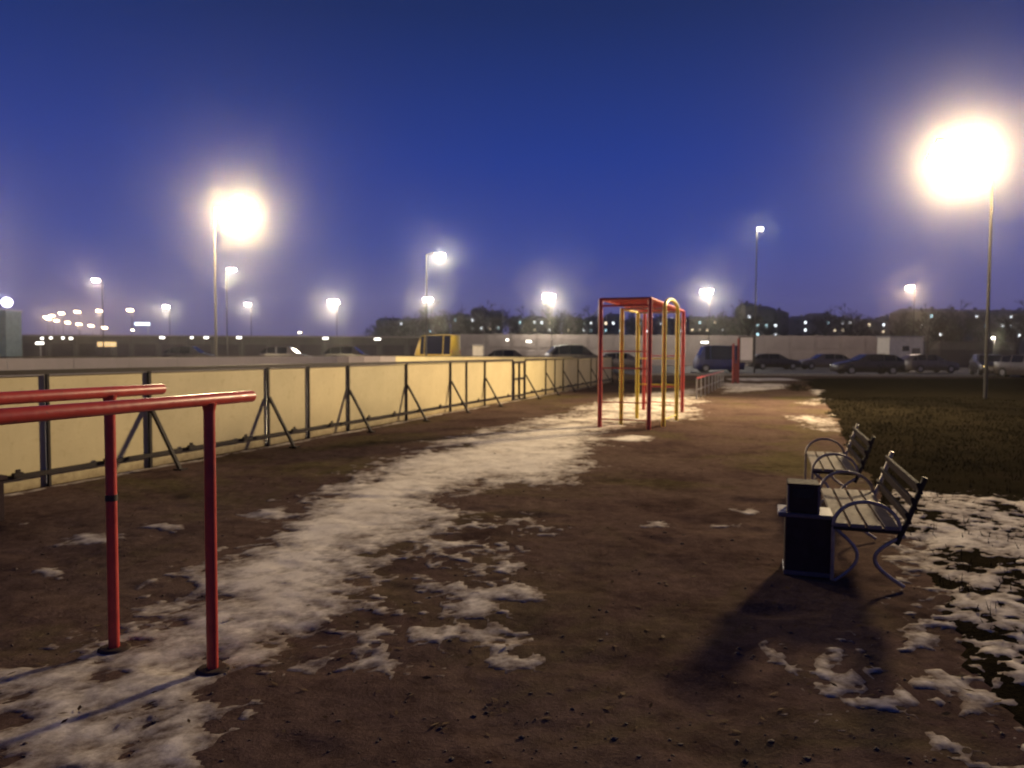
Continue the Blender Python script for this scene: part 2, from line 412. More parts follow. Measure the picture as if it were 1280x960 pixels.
def grid_mesh(name, X, Y, Z, keep=None, att=None):
    ny, nx = X.shape
    idx = np.arange(ny * nx).reshape(ny, nx)
    q = np.stack([idx[:-1, :-1], idx[:-1, 1:], idx[1:, 1:], idx[1:, :-1]], -1).reshape(-1, 4)
    if keep is not None: q = q[keep.reshape(-1)]
    V_ = np.stack([X, Y, Z], -1).reshape(-1, 3)
    used, inv = np.unique(q, return_inverse=True); q = inv.reshape(q.shape); V_ = V_[used]
    if att is not None: att = att.reshape(-1)[used]
    me = bpy.data.meshes.new(name)
    me.vertices.add(len(V_)); me.vertices.foreach_set('co', V_.astype(np.float32).ravel())
    me.loops.add(q.size); me.loops.foreach_set('vertex_index', q.astype(np.int32).ravel())
    me.polygons.add(len(q)); me.polygons.foreach_set('loop_start', np.arange(0, q.size, 4, dtype=np.int32))
    me.polygons.foreach_set('use_smooth', np.ones(len(q), bool))
    me.update(calc_edges=True)
    if att is not None:
        a_ = me.attributes.new('depth', 'FLOAT', 'POINT'); a_.data.foreach_set('value', att.astype(np.float32).ravel())
    return me
def anyc(a): return a[:-1, :-1] | a[:-1, 1:] | a[1:, 1:] | a[1:, :-1]
g = link_mesh('ground', grid_mesh('ground', GX, GY, relief(GX, GY)), M['soil']); tag(g, kind='structure')
lz = CG + np.where(lawn_f > 0, lawn_h + .004, -.015)
o = link_mesh('lawn', grid_mesh('lawn', CX, CY, lz, anyc(lawn_f > 0)), M['lawn']); tag(o, kind='structure')
sz = CG + np.where(f > 0, np.maximum(lawn_h, 0) + .0015 + snow_h, -.012)
o = link_mesh('snow', grid_mesh('snow', CX, CY, sz, anyc(f > 0), f), M['snow'])
tag(o, 'thin dirty patches of melting snow trodden over the brown ground', 'snow', kind='stuff')

def ground_z(x, y):
    return float(relief(np.array([[x]]), np.array([[y]]))[0, 0])
def sample_field(F, x, y):
    i = np.clip(np.searchsorted(ys[jy], y), 0, len(jy) - 1); j = np.clip(np.searchsorted(xs[jx], x), 0, len(jx) - 1)
    return F[i, j]

# grass blades on the lawn, tufts on the soil
rs = np.random.RandomState(5)
def blades(name, x, y, h, wd, mat, label):
    k = len(x); z = sample_field(CG + lawn_h, x, y)
    th = rs.rand(k) * 6.283; le = rs.rand(k) * .9; ph = rs.rand(k) * 6.283
    dx = np.cos(th) * wd; dy = np.sin(th) * wd
    tip = np.stack([x + np.cos(ph) * h * le, y + np.sin(ph) * h * le, z + h], -1)
    a = np.stack([x - dx, y - dy, z - .004], -1); b = np.stack([x + dx, y + dy, z - .004], -1)
    V_ = np.stack([a, b, tip], 1).reshape(-1, 3)
    me = bpy.data.meshes.new(name); me.vertices.add(3 * k); me.vertices.foreach_set('co', V_.astype(np.float32).ravel())
    me.loops.add(3 * k); me.loops.foreach_set('vertex_index', np.arange(3 * k, dtype=np.int32))
    me.polygons.add(k); me.polygons.foreach_set('loop_start', np.arange(0, 3 * k, 3, dtype=np.int32)); me.update(calc_edges=True)
    tag(link_mesh(name, me, mat), label, 'grass', kind='stuff')
N = 130000
x = rs.uniform(2.5, 16, N); y = 3.0 + rs.rand(N) ** 1.6 * 22
ok = (sample_field(lawn_f, x, y) > .02) & (rs.rand(N) < np.clip(.35 + 2.2 * sample_field(n1, x, y), .08, 1)) & ((sample_field(f, x, y) < .25) | (rs.rand(N) < .12))
x, y = x[ok], y[ok]
blades('grass', x, y, rs.uniform(.02, .075, len(x)), .0028 + y * .0004, M['blade'], 'short dark winter grass on the lawn right of the path')
# clods and pebbles on the trodden soil
mb_v = []; mb_f = []
ico = bmesh.new(); bmesh.ops.create_icosphere(ico, subdivisions=1, radius=1); iv = np.array([v.co[:] for v in ico.verts]); iff = [[v.index for v in fc.verts] for fc in ico.faces]; ico.free()
for k in range(1500):
    y_ = 2.6 + random.random() ** 1.7 * 17; x_ = random.uniform(-.75 * y_ - .2, .72 * y_ + .2)
    if y_ > (x_ + 7.75) / TH - .1 and x_ < 5.5: continue
    s = random.choice([.004, .005, .006, .009]) * random.uniform(.6, 1.3)
    vv = iv * (1 + rs.uniform(-.3, .3, iv.shape)) * np.array([s * random.uniform(.8, 1.6), s, s * .6])
    b0 = len(mb_v); zz = float(sample_field(CG, x_, y_))
    mb_v += (vv + np.array([x_, y_, zz + s * .2])).tolist(); mb_f += [[b0 + i for i in t] for t in iff]
me = bpy.data.meshes.new('clods'); me.from_pydata(mb_v, [], mb_f); me.update()
tag(link_mesh('gravel', me, M['clod']), 'small clods and pebbles scattered over the brown soil', 'gravel', kind='stuff')

lvv = []; lff = []
for k in range(420):
    y_ = 2.8 + random.random() ** 1.5 * 10; x_ = random.uniform(-.7 * y_, .7 * y_)
    if y_ > (x_ + 7.75) / TH - .1: continue
    a_ = random.uniform(0, 6.28); L_ = random.uniform(.012, .028); z_ = float(sample_field(CG, x_, y_)) + .006 + (.012 if sample_field(f, x_, y_) > 0 else 0)
    d_ = Vector((math.cos(a_), math.sin(a_), random.uniform(-.2, .3))) * L_; e_ = Vector((-math.sin(a_), math.cos(a_), random.uniform(-.3, .3))) * L_ * random.uniform(.25, .5)
    c_ = Vector((x_, y_, z_)); b0 = len(lvv); lvv += [c_ - d_, c_ + e_, c_ + d_, c_ - e_]; lff.append((b0, b0 + 1, b0 + 2, b0 + 3))
me = bpy.data.meshes.new('leaves'); me.from_pydata(lvv, [], lff); me.update()
tag(link_mesh('fallen_leaves', me, M['leaf']), 'small dead leaves scattered over soil and snow', 'leaves', kind='stuff')

# parking lot with kerb
PK = 49.0
def pk_y(x): return PK + (x) * -.06
me = MB().add([(-300, pk_y(-300) if False else PK + 6, .02), (8.0, PK + 6, .02), (8.0, PK, .02), (300, PK, .02), (300, 86, .02), (-300, 86, .02)], [(0, 1, 2, 3, 4, 5)])
tag(me.build('parking_lot', M['asphalt']), kind='structure')
k = MB()
for i in range(40): k.box((9.5 + i * 2.0, PK - .08, .06), (1.97, .15, .16), bev=.015)
tag(k.build('kerb', M['kerb']), kind='structure')

# ------------------------------------------------------------------ hockey rink
O0 = Vector((-7.75, 0, 0))                       # line of the near boards at Y = 0
def at_y(Y): return O0 + U * (Y / U.y)
H = 1.23
rink = empty('hockey_rink', at_y(9.24), 0)
tag(rink, 'outdoor hockey rink walled by cream boards on dark braced steel posts', 'hockey rink')
RL = rink.location
def P3(s, v=0, z=0):     # along, left of near line, up -> local to rink
    return U * s + V * v + Vector((0, 0, z))
STEP = 2.2 / U.y
RM = Matrix.Rotation(UANG, 3, 'Z')
s_start = -3 * STEP
WID = 15.7; CR = 2.4
panel_meshes = {}
def panel(s0, s1, v, z1=H, mat='board', name='board_panel'):
    L = round(s1 - s0, 3)
    if (L, z1) not in panel_meshes: panel_meshes[(L, z1)] = MB().box((0, 0, z1 / 2 - .01), (L - .018, .012, z1 - .035), bev=.002).mesh('board_panel')
    o = link_mesh(name, panel_meshes[(L, z1)], M[mat], rink, P3((s0 + s1) / 2, v)); o.rotation_euler = (0, 0, UANG); return o
post_thick = MB().box((0, 0, H / 2), (.046, .034, H), bev=.004).mesh('post'); post_thin = MB().box((0, 0, H / 2), (.034, .034, H), bev=.003).mesh('post')
brace_me = MB().bar((0, -.02, .76), (0, -.47, .0), .045, .035).mesh('brace')
foot_me = MB().box((0, -.47, .01), (.12, .12, .02), bev=.003).mesh('foot_plate')
brk_me = MB().box((0, -.055, .195), (.11, .04, .045), bev=.004).box((0, -.06, .235), (.05, .02, .03), bev=.003).mesh('bracket')
def put(name, me, s, v, mat): 
    o = link_mesh(name, me, M[mat], rink, P3(s, v)); o.rotation_euler = (0, 0, UANG); return o
gate_a = (22.44 - 9.24) / U.y; gate_b = (23.6 - 9.24) / U.y
thick = [k * STEP for k in range(-3, 6)] + [gate_a] + [gate_b + k * STEP for k in range(0, 7)]
mids = [(7.93 - 9.24) / U.y, (12.45 - 9.24) / U.y, (19.0 - 9.24) / U.y, (26.9 - 9.24) / U.y, (33.5 - 9.24) / U.y]
OV = -.032           # frame stands on the outer side, towards the camera
for s in thick:
    put('post', post_thick, s, OV, 'steel')
    if s not in (gate_a,): put('brace', brace_me, s, OV, 'steel'); put('foot_plate', foot_me, s, OV, 'steel')
for s in mids: put('post', post_thin, s, OV, 'steel')
edges = sorted(thick + mids)
for a, b in zip(edges[:-1], edges[1:]):
    if abs(a - gate_a) < .01: continue
    panel(a, b, 0)
    L = b - a
    for q in ((.25, .72) if L > 1.5 else (.5,)):
        put('bracket', brk_me, a + L * q + random.uniform(-.1, .1), OV, 'steel')
def rail(name, s0, s1, z, wd=.05, ht=.04, v=OV, mat='steel'):
    MB().bar(P3(s0, v, z), P3(s1, v, z), wd, ht).build(name, M[mat], rink)
rail('top_rail', s_start, gate_a - .02, H + .01, .06, .05); rail('top_rail', gate_b + .02, thick[-1] + .03, H + .01, .06, .05)
rail('bottom_rail', s_start, gate_a, .165, .045, .045, OV - .003); rail('bottom_rail', gate_b, thick[-1], .165, .045, .045, OV - .003)
# gate
gt = MB()
gt.box(P3(gate_a + .09, OV - .01, .62), (.05, .04, 1.16), RM).box(P3(gate_b - .09, OV - .01, .62), (.05, .04, 1.16), RM)
gt.box(P3((gate_a + gate_b) / 2, OV - .01, .62), (.06, .04, 1.16), RM)
for z in (.14, .66, 1.17): gt.bar(P3(gate_a + .06, OV - .012, z), P3(gate_b - .06, OV - .012, z), .03, .05)
gt = gt.build('gate', M['steel'], rink)
MB().box(P3((gate_a + gate_b) / 2, .0, .62), (gate_b - gate_a - .12, .012, 1.14), RM).build('gate_panel', M['board'], gt)
# round corner + end boards + far side boards
sC = thick[-1]
def seg_panel(p, q, h=H, mat='board'):
    d = (q - p); L = d.length; ang = math.atan2(d.y, d.x)
    o = link_mesh('board_panel', MB().box((0, 0, h / 2 - .01), (L - .014, .012, h - .035), bev=.002).mesh('board_panel'), M[mat], rink, (p + q) / 2)
    o.rotation_euler = (0, 0, ang)
    nrm = Vector((d.y, -d.x, 0)).normalized()
    o = link_mesh('post', post_thin, M['steel'], rink, p + nrm * .045); o.rotation_euler = (0, 0, ang)
def arc(cs, cv, a0, a1, n):
    return [P3(cs + CR * math.cos(a0 + (a1 - a0) * i / n), cv + CR * math.sin(a0 + (a1 - a0) * i / n)) for i in range(n + 1)]
path = arc(sC, CR, -math.pi / 2, 0, 4)
vv = CR
nend = 5
for i in range(1, nend + 1): path.append(P3(sC + CR, CR + (WID - 2 * CR) * i / nend))
path += arc(sC, WID - CR, 0, math.pi / 2, 4)[1:]
npan = 15
for i in range(1, npan + 1): path.append(P3(sC - (sC - s_start) * i / npan, WID))
for i, (p, q) in enumerate(zip(path[:-1], path[1:])): seg_panel(p, q, H, 'board' if i < 4 + nend else 'board_grey')
tr = MB()
for p, q in zip(path[:-1], path[1:]):
    d = (q - p).normalized(); nrm = Vector((d.y, -d.x, 0)) * .045
    tr.bar(p + nrm + Vector((0, 0, H + .01)), q + nrm + Vector((0, 0, H + .01)), .06, .05)
tr.build('top_rail', M['steel'], rink)
# ice inside
loop = [rink.location + p for p in path] + [rink.location + P3(s_start, 0.0)]
o = MB().add([p + Vector((0, 0, .035)) for p in loop], [tuple(range(len(loop)))]).build('rink_floor', M['ice']); tag(o, kind='structure')

# ------------------------------------------------------------------ parallel bars
pb = empty('parallel_bars', (-1.41, 3.46, 0))
tag(pb, 'red steel parallel bars with round rails in the left foreground', 'parallel bars')
A0 = gnd(266, 838); B0 = gnd(143, 810)
pb.location = (A0.x, A0.y, 0); pB = (Vector((B0.x, B0.y, 0)) - pb.location)
print('bars', A0, B0)
def pbar(base, top_z, over):
    z = ground_z(base.x + pb.location.x, base.y + pb.location.y)
    for s in (0, -1.75):
        p = base + U * s
        MB().tube([p + Vector((0, 0, -.08)), p + Vector((0, 0, z + .012)), p + Vector((0, 0, z + .018))], .075, 14, True, [.08, .075, .06]).build('footing', M['kerb_dirty'], pb)
        MB().tube([p + Vector((0, 0, top_z - .05)), p + Vector((0, 0, top_z - .025)), p + Vector((0, 0, top_z - .015))], .03, 16, True, [.0262, .031, .033]).build('weld', M['red'], pb)
        po = MB().tube([p + Vector((0, 0, -.1)), p + Vector((0, 0, top_z - .01))], .0255, 20).build('post', M['red'], pb)
    a = base - U * 2.05 + Vector((0, 0, top_z)); b = base + U * over + Vector((0, 0, top_z))
    r_ = .028; d = (b - a).normalized()
    return MB().tube([a, a + d * .004, a + d * .012, b - d * .012, b - d * .004, b], r_, 24, True, [r_ * .6, r_ * .92, r_, r_, r_ * .92, r_ * .6]).build('rail', M['red'], pb)
pbar(Vector((0, 0, 0)), 1.25, .30)
pbar(pB, 1.268, .34)
MB().tube([pB + Vector((0, 0, .735)), pB + Vector((0, 0, .765))], .028, 20).build('tape_band', M['tape'], pb)

# ------------------------------------------------------------------ climbing frame (red) and yellow arch ladder
def g2(px, py): p = gnd(px, py); return Vector((p.x, p.y, 0))
r1 = Vector((1.74, 14.6, 0)); U2 = Vector((.355, .935, 0)).normalized(); Wv = Vector((U2.y, -U2.x, 0)) * .97; r2 = r1 + Wv; r3 = r1 + U2 * 4.6; r4 = r2 + U2 * 4.6
mbf = empty('monkey_bars', r1); tag(mbf, 'tall red steel monkey bar frame with ladder ends standing in snow', 'climbing frame')
L0 = r1
def loc(p, z=0): return p - L0 + Vector((0, 0, z))
HT = 2.52
for p in (r1, r2, r3, r4):
    MB().tube([loc(p, -.1), loc(p, HT)], .044, 14).build('post', M['red'], mbf)
for p, q in ((r1, r3), (r2, r4)):
    MB().tube([loc(p, HT), loc(q, HT)], .03, 12).build('side_rail', M['red'], mbf)
for k in range(0, 13):
    a = r1 + U2 * 4.6 * k / 12; b = r2 + U2 * 4.6 * k / 12
    MB().tube([loc(a, HT - .001), loc(b, HT - .001)], .018 if 0 < k < 12 else .03, 10).build('overhead_rung', M['red'], mbf)
MB().tube([loc(r1, HT - .13), loc(r2, HT - .13)], .022, 10).build('crossbar', M['red'], mbf)
for a, b, zs in ((r1, r2, (.16, .50, 1.17, 1.50)), (r3, r4, (.22, .62, 1.40))):
    for z in zs: MB().tube([loc(a, z), loc(b, z)], .013, 8).build('rung', M['red'], mbf)

yu = Vector((.40, .917, 0)).normalized(); yv = Vector((-yu.y, yu.x, 0))
p1 = Vector((3.04, 14.8, 0)); p2 = p1 + yu * 1.33; p3 = p1 + yv * .87; p4 = p3 + yu * 1.33
yl = empty('arch_ladder', p1); tag(yl, 'yellow four post exercise frame with curved top inside red monkey bars', 'climbing frame')
def yloc(p, z=0): return p - p1 + Vector((0, 0, z))
YH = 2.38
for p in (p1, p2, p3, p4):
    MB().tube([yloc(p, -.1), yloc(p, YH)], .042, 12).build('post', M['yellow'], yl)
for p in (p3, p4):
    for z0 in (1.95, 2.2):
        MB().tube([yloc(p, z0), yloc(p, z0 + .1)], .036, 12).build('worn_band', M['chipped'], yl)
mid = (p1 + p2) / 2
pts = []
for k in range(13):
    t = math.pi * k / 12; h_ = (p2 - p1).length / 2
    pts.append(yloc(mid - yu * h_ * math.cos(t), YH + .19 * math.sin(t)))
MB().tube(pts, .040, 12).build('arch', M['yellow'], yl)
for a, b in ((p1, p3), (p2, p4)):
    MB().tube([yloc(a, YH - .02), yloc(b, YH - .02)], .026, 10).build('top_bar', M['chipped'], yl)
MB().tube([yloc(p3, YH - .02), yloc(p4, YH - .02)], .024, 10).build('top_bar', M['yellow'], yl)
for a, b in ((p1, p2),):
    for z in (.13,): MB().tube([yloc(a, z), yloc(b, z)], .014, 8).build('rung', M['yellow'], yl)
for z in (.78, 1.35): MB().tube([yloc(p2, z), yloc(p4, z)], .013, 8).build('rung', M['yellow'], yl)

# low railing beyond the frames
pf0 = Vector((5.9, 23.6, 0)); pf = empty('low_railing', pf0); tag(pf, 'low metal railing with a thin red top bar beyond the climbing frames', 'railing')
pm = MB().tube([(0, 0, -.05), (0, 0, .66)], .024, 8).mesh('post')
dirp = Vector((.372, 1, 0)).normalized(); nP = 9
for k in range(nP): link_mesh('post', pm, M['galv'], pf, dirp * k * 1.3)
MB().tube([Vector((0, 0, .67)), dirp * (nP - 1) * 1.3 + Vector((0, 0, .67))], .022, 8).build('top_bar', M['red'], pf)
MB().tube([Vector((0, 0, .30)), dirp * (nP - 1) * 1.3 + Vector((0, 0, .30))], .012, 8).build('lower_bar', M['galv'], pf)

# ------------------------------------------------------------------ benches
def make_bench(loc0, label):
    b = empty('park_bench', loc0, 0)
    tag(b, label, 'bench', 'benches along the right edge of the path')
    L = 1.31; D = .385; HS = .385
    def q(s, d, z): return U * s - V * d + Vector((0, 0, z))
    for i in range(4):
        d0 = .045 + i * .097
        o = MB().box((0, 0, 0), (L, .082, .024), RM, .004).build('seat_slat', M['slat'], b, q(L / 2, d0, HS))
    lean = .30
    for i in range(3):
        t = .07 + i * .095
        Mx = RM @ Matrix.Rotation(R(-17), 3, 'X')
        MB().box((0, 0, 0), (L, .022, .078), Mx, .004).build('back_slat', M['slat_shaded'], b, q(L / 2, D + .02 + t * lean, HS + t))
    for s in (.02, L - .02):
        fr = MB()
        fr.tube([q(s, 0, HS - .022), q(s, D + .01, HS - .022)], .015, 8)              # seat bearer
        fr.build('side_frame', M['steel'], b)
        MB().tube([q(s, D - .02, HS - .10), q(s, D + .04, HS + .05), q(s, D + .13, HS + .33)], .017, 8).build('back_post', M['chrome'] if s > 1 else M['steel'], b)
        arm = [q(s, -.0 + (D - .0) / 2 * (1 - math.cos(math.pi * k / 16)), HS - .01 + .165 * math.sin(math.pi * k / 16)) for k in range(17)]
        MB().tube(arm, .0125, 8).build('armrest', M['chrome'], b)
        fl = [q(s, .0, HS - .02), q(s, .0, .02)]
        MB().tube(fl, .013, 8).build('leg', M['chrome'], b)
        fl = [q(s, .015 + .13 * math.sin(math.pi * k / 14), HS - .03 - (HS - .05) * k / 14) for k in range(15)]
        MB().tube(fl, .011, 8).build('scroll', M['chrome'], b)
        rl = [q(s, D + .03 - .17 * math.sin(math.pi * k / 14), HS - .04 - (HS - .06) * k / 14) for k in range(15)]
        MB().tube(rl, .013, 8).build('leg', M['chrome'], b)
    return b
bf = gnd(1040, 729); bf = Vector((bf.x, bf.y, 0))
def lift(v): return Vector((v.x, v.y, float(sample_field(CG + lawn_h, v.x, v.y))))
make_bench(lift(bf), 'nearer park bench with curved steel arms, beside the dark litter bin')
bf2 = bf + U * 2.33
b2 = make_bench(lift(bf2), 'farther park bench with curved steel arms, behind the nearer one')

# litter bin
bn = gnd(976, 717)
bn = Vector((bn.x, bn.y, 0)); 
lb = empty('litter_bin', lift(bn)); tag(lb, 'dark square litter bin with a ledge beside the nearer bench', 'litter bin')
def bq(s, d, z): return U * s - V * d + Vector((0, 0, z))
MB().box((0, 0, 0), (.27, .29, .385), RM, .006).build('body', M['bin'], lb, bq(.135, .165, .195))
MB().box((0, 0, 0), (.29, .345, .028), RM, .006).build('ledge', M['binrim'], lb, bq(.135, .145, .402))
MB().box((0, 0, 0), (.22, .20, .19), RM, .006).build('hood', M['bin'], lb, bq(.135, .13, .515))
MB().box((0, 0, 0), (.012, .13, .06), RM, .003).build('slot', M['tyre'], lb, bq(.02, .13, .545))
MB().box((0, 0, 0), (.285, .305, .03), RM, .004).build('lower_rim', M['binrim'], lb, bq(.135, .165, .018))
for d in (.035, .225): MB().bar(bq(.02, d, .41), bq(.02, d, .60), .012, .012).build('frame_post', M['binrim'], lb)
MB().bar(bq(.02, .029, .605), bq(.02, .231, .605), .014, .014).build('frame_rail', M['bin'], lb)
# dark bin at the left edge
le = gnd(-14, 652); lb2 = empty('litter_bin', lift(Vector((le.x, le.y, 0))))
tag(lb2, 'dark litter bin cut off by the left edge beside the rink boards', 'litter bin')
MB().box((0, 0, 0), (.24, .24, .36), RM, .006).build('body', M['bin'], lb2, (-.06, 0, .18))
MB().box((0, 0, 0), (.28, .28, .04), RM, .006).build('rim', M['bin'], lb2, (-.06, 0, .382))

# ------------------------------------------------------------------ lamps
def lamp(px, py, Y, kind='floodlight', polepx=None, power=1500, lens='lens_w', size=.5, colr=(1, .88, .68), label='', group=None, rad=.09, aim=None, cone=150, spill=0):
    hp = ray(px, py, Y); off = 0.0 if polepx is None else ray(polepx, py, Y).x - hp.x
    if polepx is None: off = .8
    t = empty('street_lamp', (hp.x + off, hp.y, 0)); tag(t, label, 'street lamp', group)
    z = hp.z
    MB().tube([(0, 0, -.2), (0, 0, z * .5), (0, 0, z + .12)], .05, 10, True, [.06, .05, .04]).build('pole', M['pole'], t)
    MB().tube([(0, 0, z + .05), (-off * .4, 0, z + .16), (-off * .95, 0, z + .14)], .028, 8).build('arm', M['pole'], t)
    # head faces down and toward the camera side
    hm = Matrix.Rotation(R(28), 3, 'X')
    hd = MB().box((0, 0, .05), (size, size * .55, .10), None, .02)
    hd = hd.build('lamp_head', M['pole'], t, (-off, 0, z + .05)); hd.rotation_euler = (R(-38), 0, 0)
    MB().box((0, 0, -.01), (size * .92, size * .48, .03), None, .01).build('lens', M[lens], hd, (0, 0, 0))
    ld = bpy.data.lights.new('bulb', 'SPOT' if aim else 'POINT'); ld.energy = power; ld.color = colr; ld.shadow_soft_size = rad
    lo = bpy.data.objects.new('bulb', ld); col.objects.link(lo); lo.parent = t; lo.location = (-off, -.12 - size * .3, z - .12 - size * .2)
    if aim:
        ld.spot_size = R(cone); ld.spot_blend = 1.0
        if spill:
            l2 = bpy.data.lights.new('bulb', 'POINT'); l2.energy = spill; l2.color = colr; l2.shadow_soft_size = rad * .5
            o2 = bpy.data.objects.new('bulb', l2); col.objects.link(o2); o2.parent = t; o2.location = lo.location
        dd = Vector(aim) - (t.location + lo.location); lo.rotation_euler = dd.to_track_quat('-Z', 'Y').to_euler()
    return t
lamp(1193, 190, 24, polepx=1241, power=26500, lens='lens', size=1.5, label='dazzling lamp on a tall pole over the lawn, largest glare at right', colr=(1, .75, .42), rad=.9, aim=(-3.5, 13.5, 0), cone=100, spill=2300)
lamp(303, 262, 35, polepx=268, power=13500, lens='lens', size=1.3, label='dazzling lamp on a tall pole behind the rink, largest glare at left', colr=(1, .76, .42), rad=.5)
row = [(208, 384, 108, 'far lamp, sixth and leftmost of the white row beyond the rink'), (310, 381, 102, 'far white lamp right of the leftmost one in the row, low over the rink'),
       (417, 378, 97, 'bright white far lamp above the dark garages, left of the yellow van'), (535, 375, 93, 'white far lamp right above the yellow van'),
       (686, 371, 87, 'bright white far lamp just left of the red climbing frame'), (883, 365, 80, 'bright white far lamp just right of the yellow climbing frame')]
pw = [1700, 1300, 3200, 2400, 3600, 3000]; szs = [1.0, .9, 1.5, 1.2, 1.5, 1.4]
for (px, py, Y, lab), p_, s_ in zip(row, pw, szs):
    lamp(px, py, Y, polepx=px + 4, power=p_, size=s_, label=lab, group='row of white lamps beyond the rink', rad=.42 * s_)
lamp(290, 338, 59, polepx=283, power=1100, size=.7, label='lamp directly below the dazzling left lamp, behind the rink', rad=.25)
lamp(550, 320, 50, polepx=533, power=1500, size=.7, label='high white lamp above the yellow van, higher than the far row', rad=.28)
lamp(950, 287, 54, polepx=946, power=260, size=.45, label='small dim lamp on the tall slim pole near the white notice board', rad=.12)
lamp(1137, 360, 75, polepx=1143, power=1500, size=.8, lens='lens', label='warm lamp above the white kiosk at right', colr=(1, .72, .5), rad=.33)
lamp(120, 351, 68, polepx=128, power=900, size=.7, label='pinkish lamp high above the receding street lamps at left', colr=(1, .78, .66), rad=.28)
chain = [(163, 388, 118), (124, 389, 135), (97, 390, 150), (77, 392, 168), (65, 395, 185), (58, 397, 205),
         (131, 410, 190), (114, 407.5, 205), (99, 405.5, 218), (85, 403.5, 230), (71, 401, 244), (61, 399, 262)]
pos = ['right end of the upper row of orange street lamps', 'second from the right in the upper row of orange street lamps', 'third from the right in the upper row of orange street lamps',
       'fourth from the right in the upper row of orange street lamps', 'fifth from the right in the upper row of orange street lamps', 'leftmost and farthest of the upper orange street lamps',
       'right end of the lower row of orange street lamps', 'second from the right in the lower row of orange street lamps', 'third from the right in the lower row of orange street lamps',
       'fourth from the right in the lower row of orange street lamps', 'fifth from the right in the lower row of orange street lamps', 'leftmost and farthest of the lower orange street lamps']
for (px, py, Y), lab in zip(chain, pos):
    lamp(px, py, Y, polepx=px + 2, power=450, size=1.25 * Y / 200 + .3, lens='lens_o', label='street lamp at the ' + lab if lab.startswith('right') else 'street lamp, ' + lab,
         group='orange street lamps receding at left', colr=(1, .72, .42), rad=.3)
lamp(-95, 292, 34, polepx=-130, power=12000, lens='lens', size=1.0, label='lamp on a tall pole behind the rink, just past the left edge', colr=(1, .76, .42), rad=.5)
lamp(375, 416, 120, polepx=377, power=150, size=.5, lens='lens_o', label='small low orange lamp above the dark garages', rad=.1)
lamp(166, 413, 125, polepx=168, power=150, size=.5, lens='lens_o', label='small low orange lamp under the pale blue sign', rad=.1)
lamp(1241, 423, 70, polepx=1243, power=120, size=.30, lens='lens_w', label='small white lamp low at the far right', rad=.08)

# ------------------------------------------------------------------ concrete wall beyond the parking lot
WY = 88.0
cw = empty('concrete_wall', (0, WY, 0)); tag(cw, 'long pale concrete wall beyond the parked cars', 'wall')
pme = MB().box((0, 0, 1.8), (2.94, .14, 3.6), bev=.02).box((0, -.09, 1.0), (2.6, .05, 1.3), bev=.02).box((0, -.09, 2.65), (2.6, .05, 1.2), bev=.02).mesh('wall_panel')
cme = MB().box((0, 0, 1.82), (.16, .24, 3.66), bev=.01).mesh('wall_post')
for k in range(-3, 16):
    link_mesh('wall_panel', pme, M['concrete'], cw, (k * 3.0 + 1.5, 0, 0)); link_mesh('wall_post', cme, M['concrete'], cw, (k * 3.0, 0, 0))
gr = empty('garage_row', (-9, WY - 2, 0)); tag(gr, 'long dark row of garages behind the hockey rink', 'garages')
for k in range(22):
    MB().box((-k * 3.2 - 1.6, 1.5, 1.55), (3.17, 3.0, 3.1), None, .01).build('garage_box', M['concrete_dark'], gr)
    MB().box((-k * 3.2 - 1.6, -.03, 1.15), (2.5, .05, 2.2), None, .01).build('door', M['house2'], gr)
MB().box((-35.2, 1.2, 3.19), (70.6, 4.0, .16)).build('roof', M['concrete'], gr)
# kiosk
kp = ray(1132, 460, 72); kz = empty('kiosk', (kp.x, kp.y, 0)); tag(kz, 'small white kiosk with a dark window beside the dark car', 'kiosk')
MB().box((0, 1.2, 1.55), (3.3, 2.4, 3.1), None, .02).build('wall', M['white'], kz)
MB().box((0, 1.2, 3.16), (3.6, 2.7, .12), None, .01).build('roof', M['galv'], kz)
MB().box((-.05, -.02, 2.0), (.66, .05, .5), None, .01).build('window', M['windark'], kz)
MB().box((.95, -.02, 1.05), (.8, .05, 2.0), None, .01).build('door', M['concrete_dark'], kz)
sh = empty('shed', tuple(ray(1206, 460, 85)[:2]) + (0,)); tag(sh, 'low shed with a pale upper wall at the far right', 'shed')
MB().box((1.6, 1.5, 1.0), (9, 3, 2.0), None, .02).build('wall', M['house2'], sh)
MB().box((1.6, 1.5, 2.42), (9.1, 3.1, .82), None, .02).build('fascia', M['concrete_dark'], sh)
MB().box((1.6, 1.5, 2.92), (9.4, 3.4, .14), None, .02).build('roof', M['concrete_dark'], sh)

# notice board with red post
nb0 = ray(932, 478, 36); nb = empty('notice_board', (nb0.x, nb0.y, 0)); tag(nb, 'white notice board beside a red post at the path end', 'notice board')
MB().box((0, 0, 1.65), (.62, .05, 1.22), None, .01).build('board', M['board_white'], nb)
for dx in (-.38, -.62): MB().tube([(dx, .0, -.05), (dx, .0, 1.95 if dx < -.5 else 2.2)], .06, 10).build('post', M['red_dull'], nb)
MB().bar((-.62, 0, 1.1), (.3, 0, 1.1), .05, .06).build('crossbar', M['red_dull'], nb)
MB().box((-.5, 0, .55), (.3, .05, .9), None, .01).build('lower_panel', M['red_dull'], nb)
for z_ in (1.02, 2.28): MB().box((0, -.01, z_), (.70, .07, .05)).build('frame_bar', M['steel'], nb)
for x_ in (-.33, .33): MB().box((x_, -.01, 1.65), (.045, .07, 1.205)).build('frame_bar', M['steel'], nb)
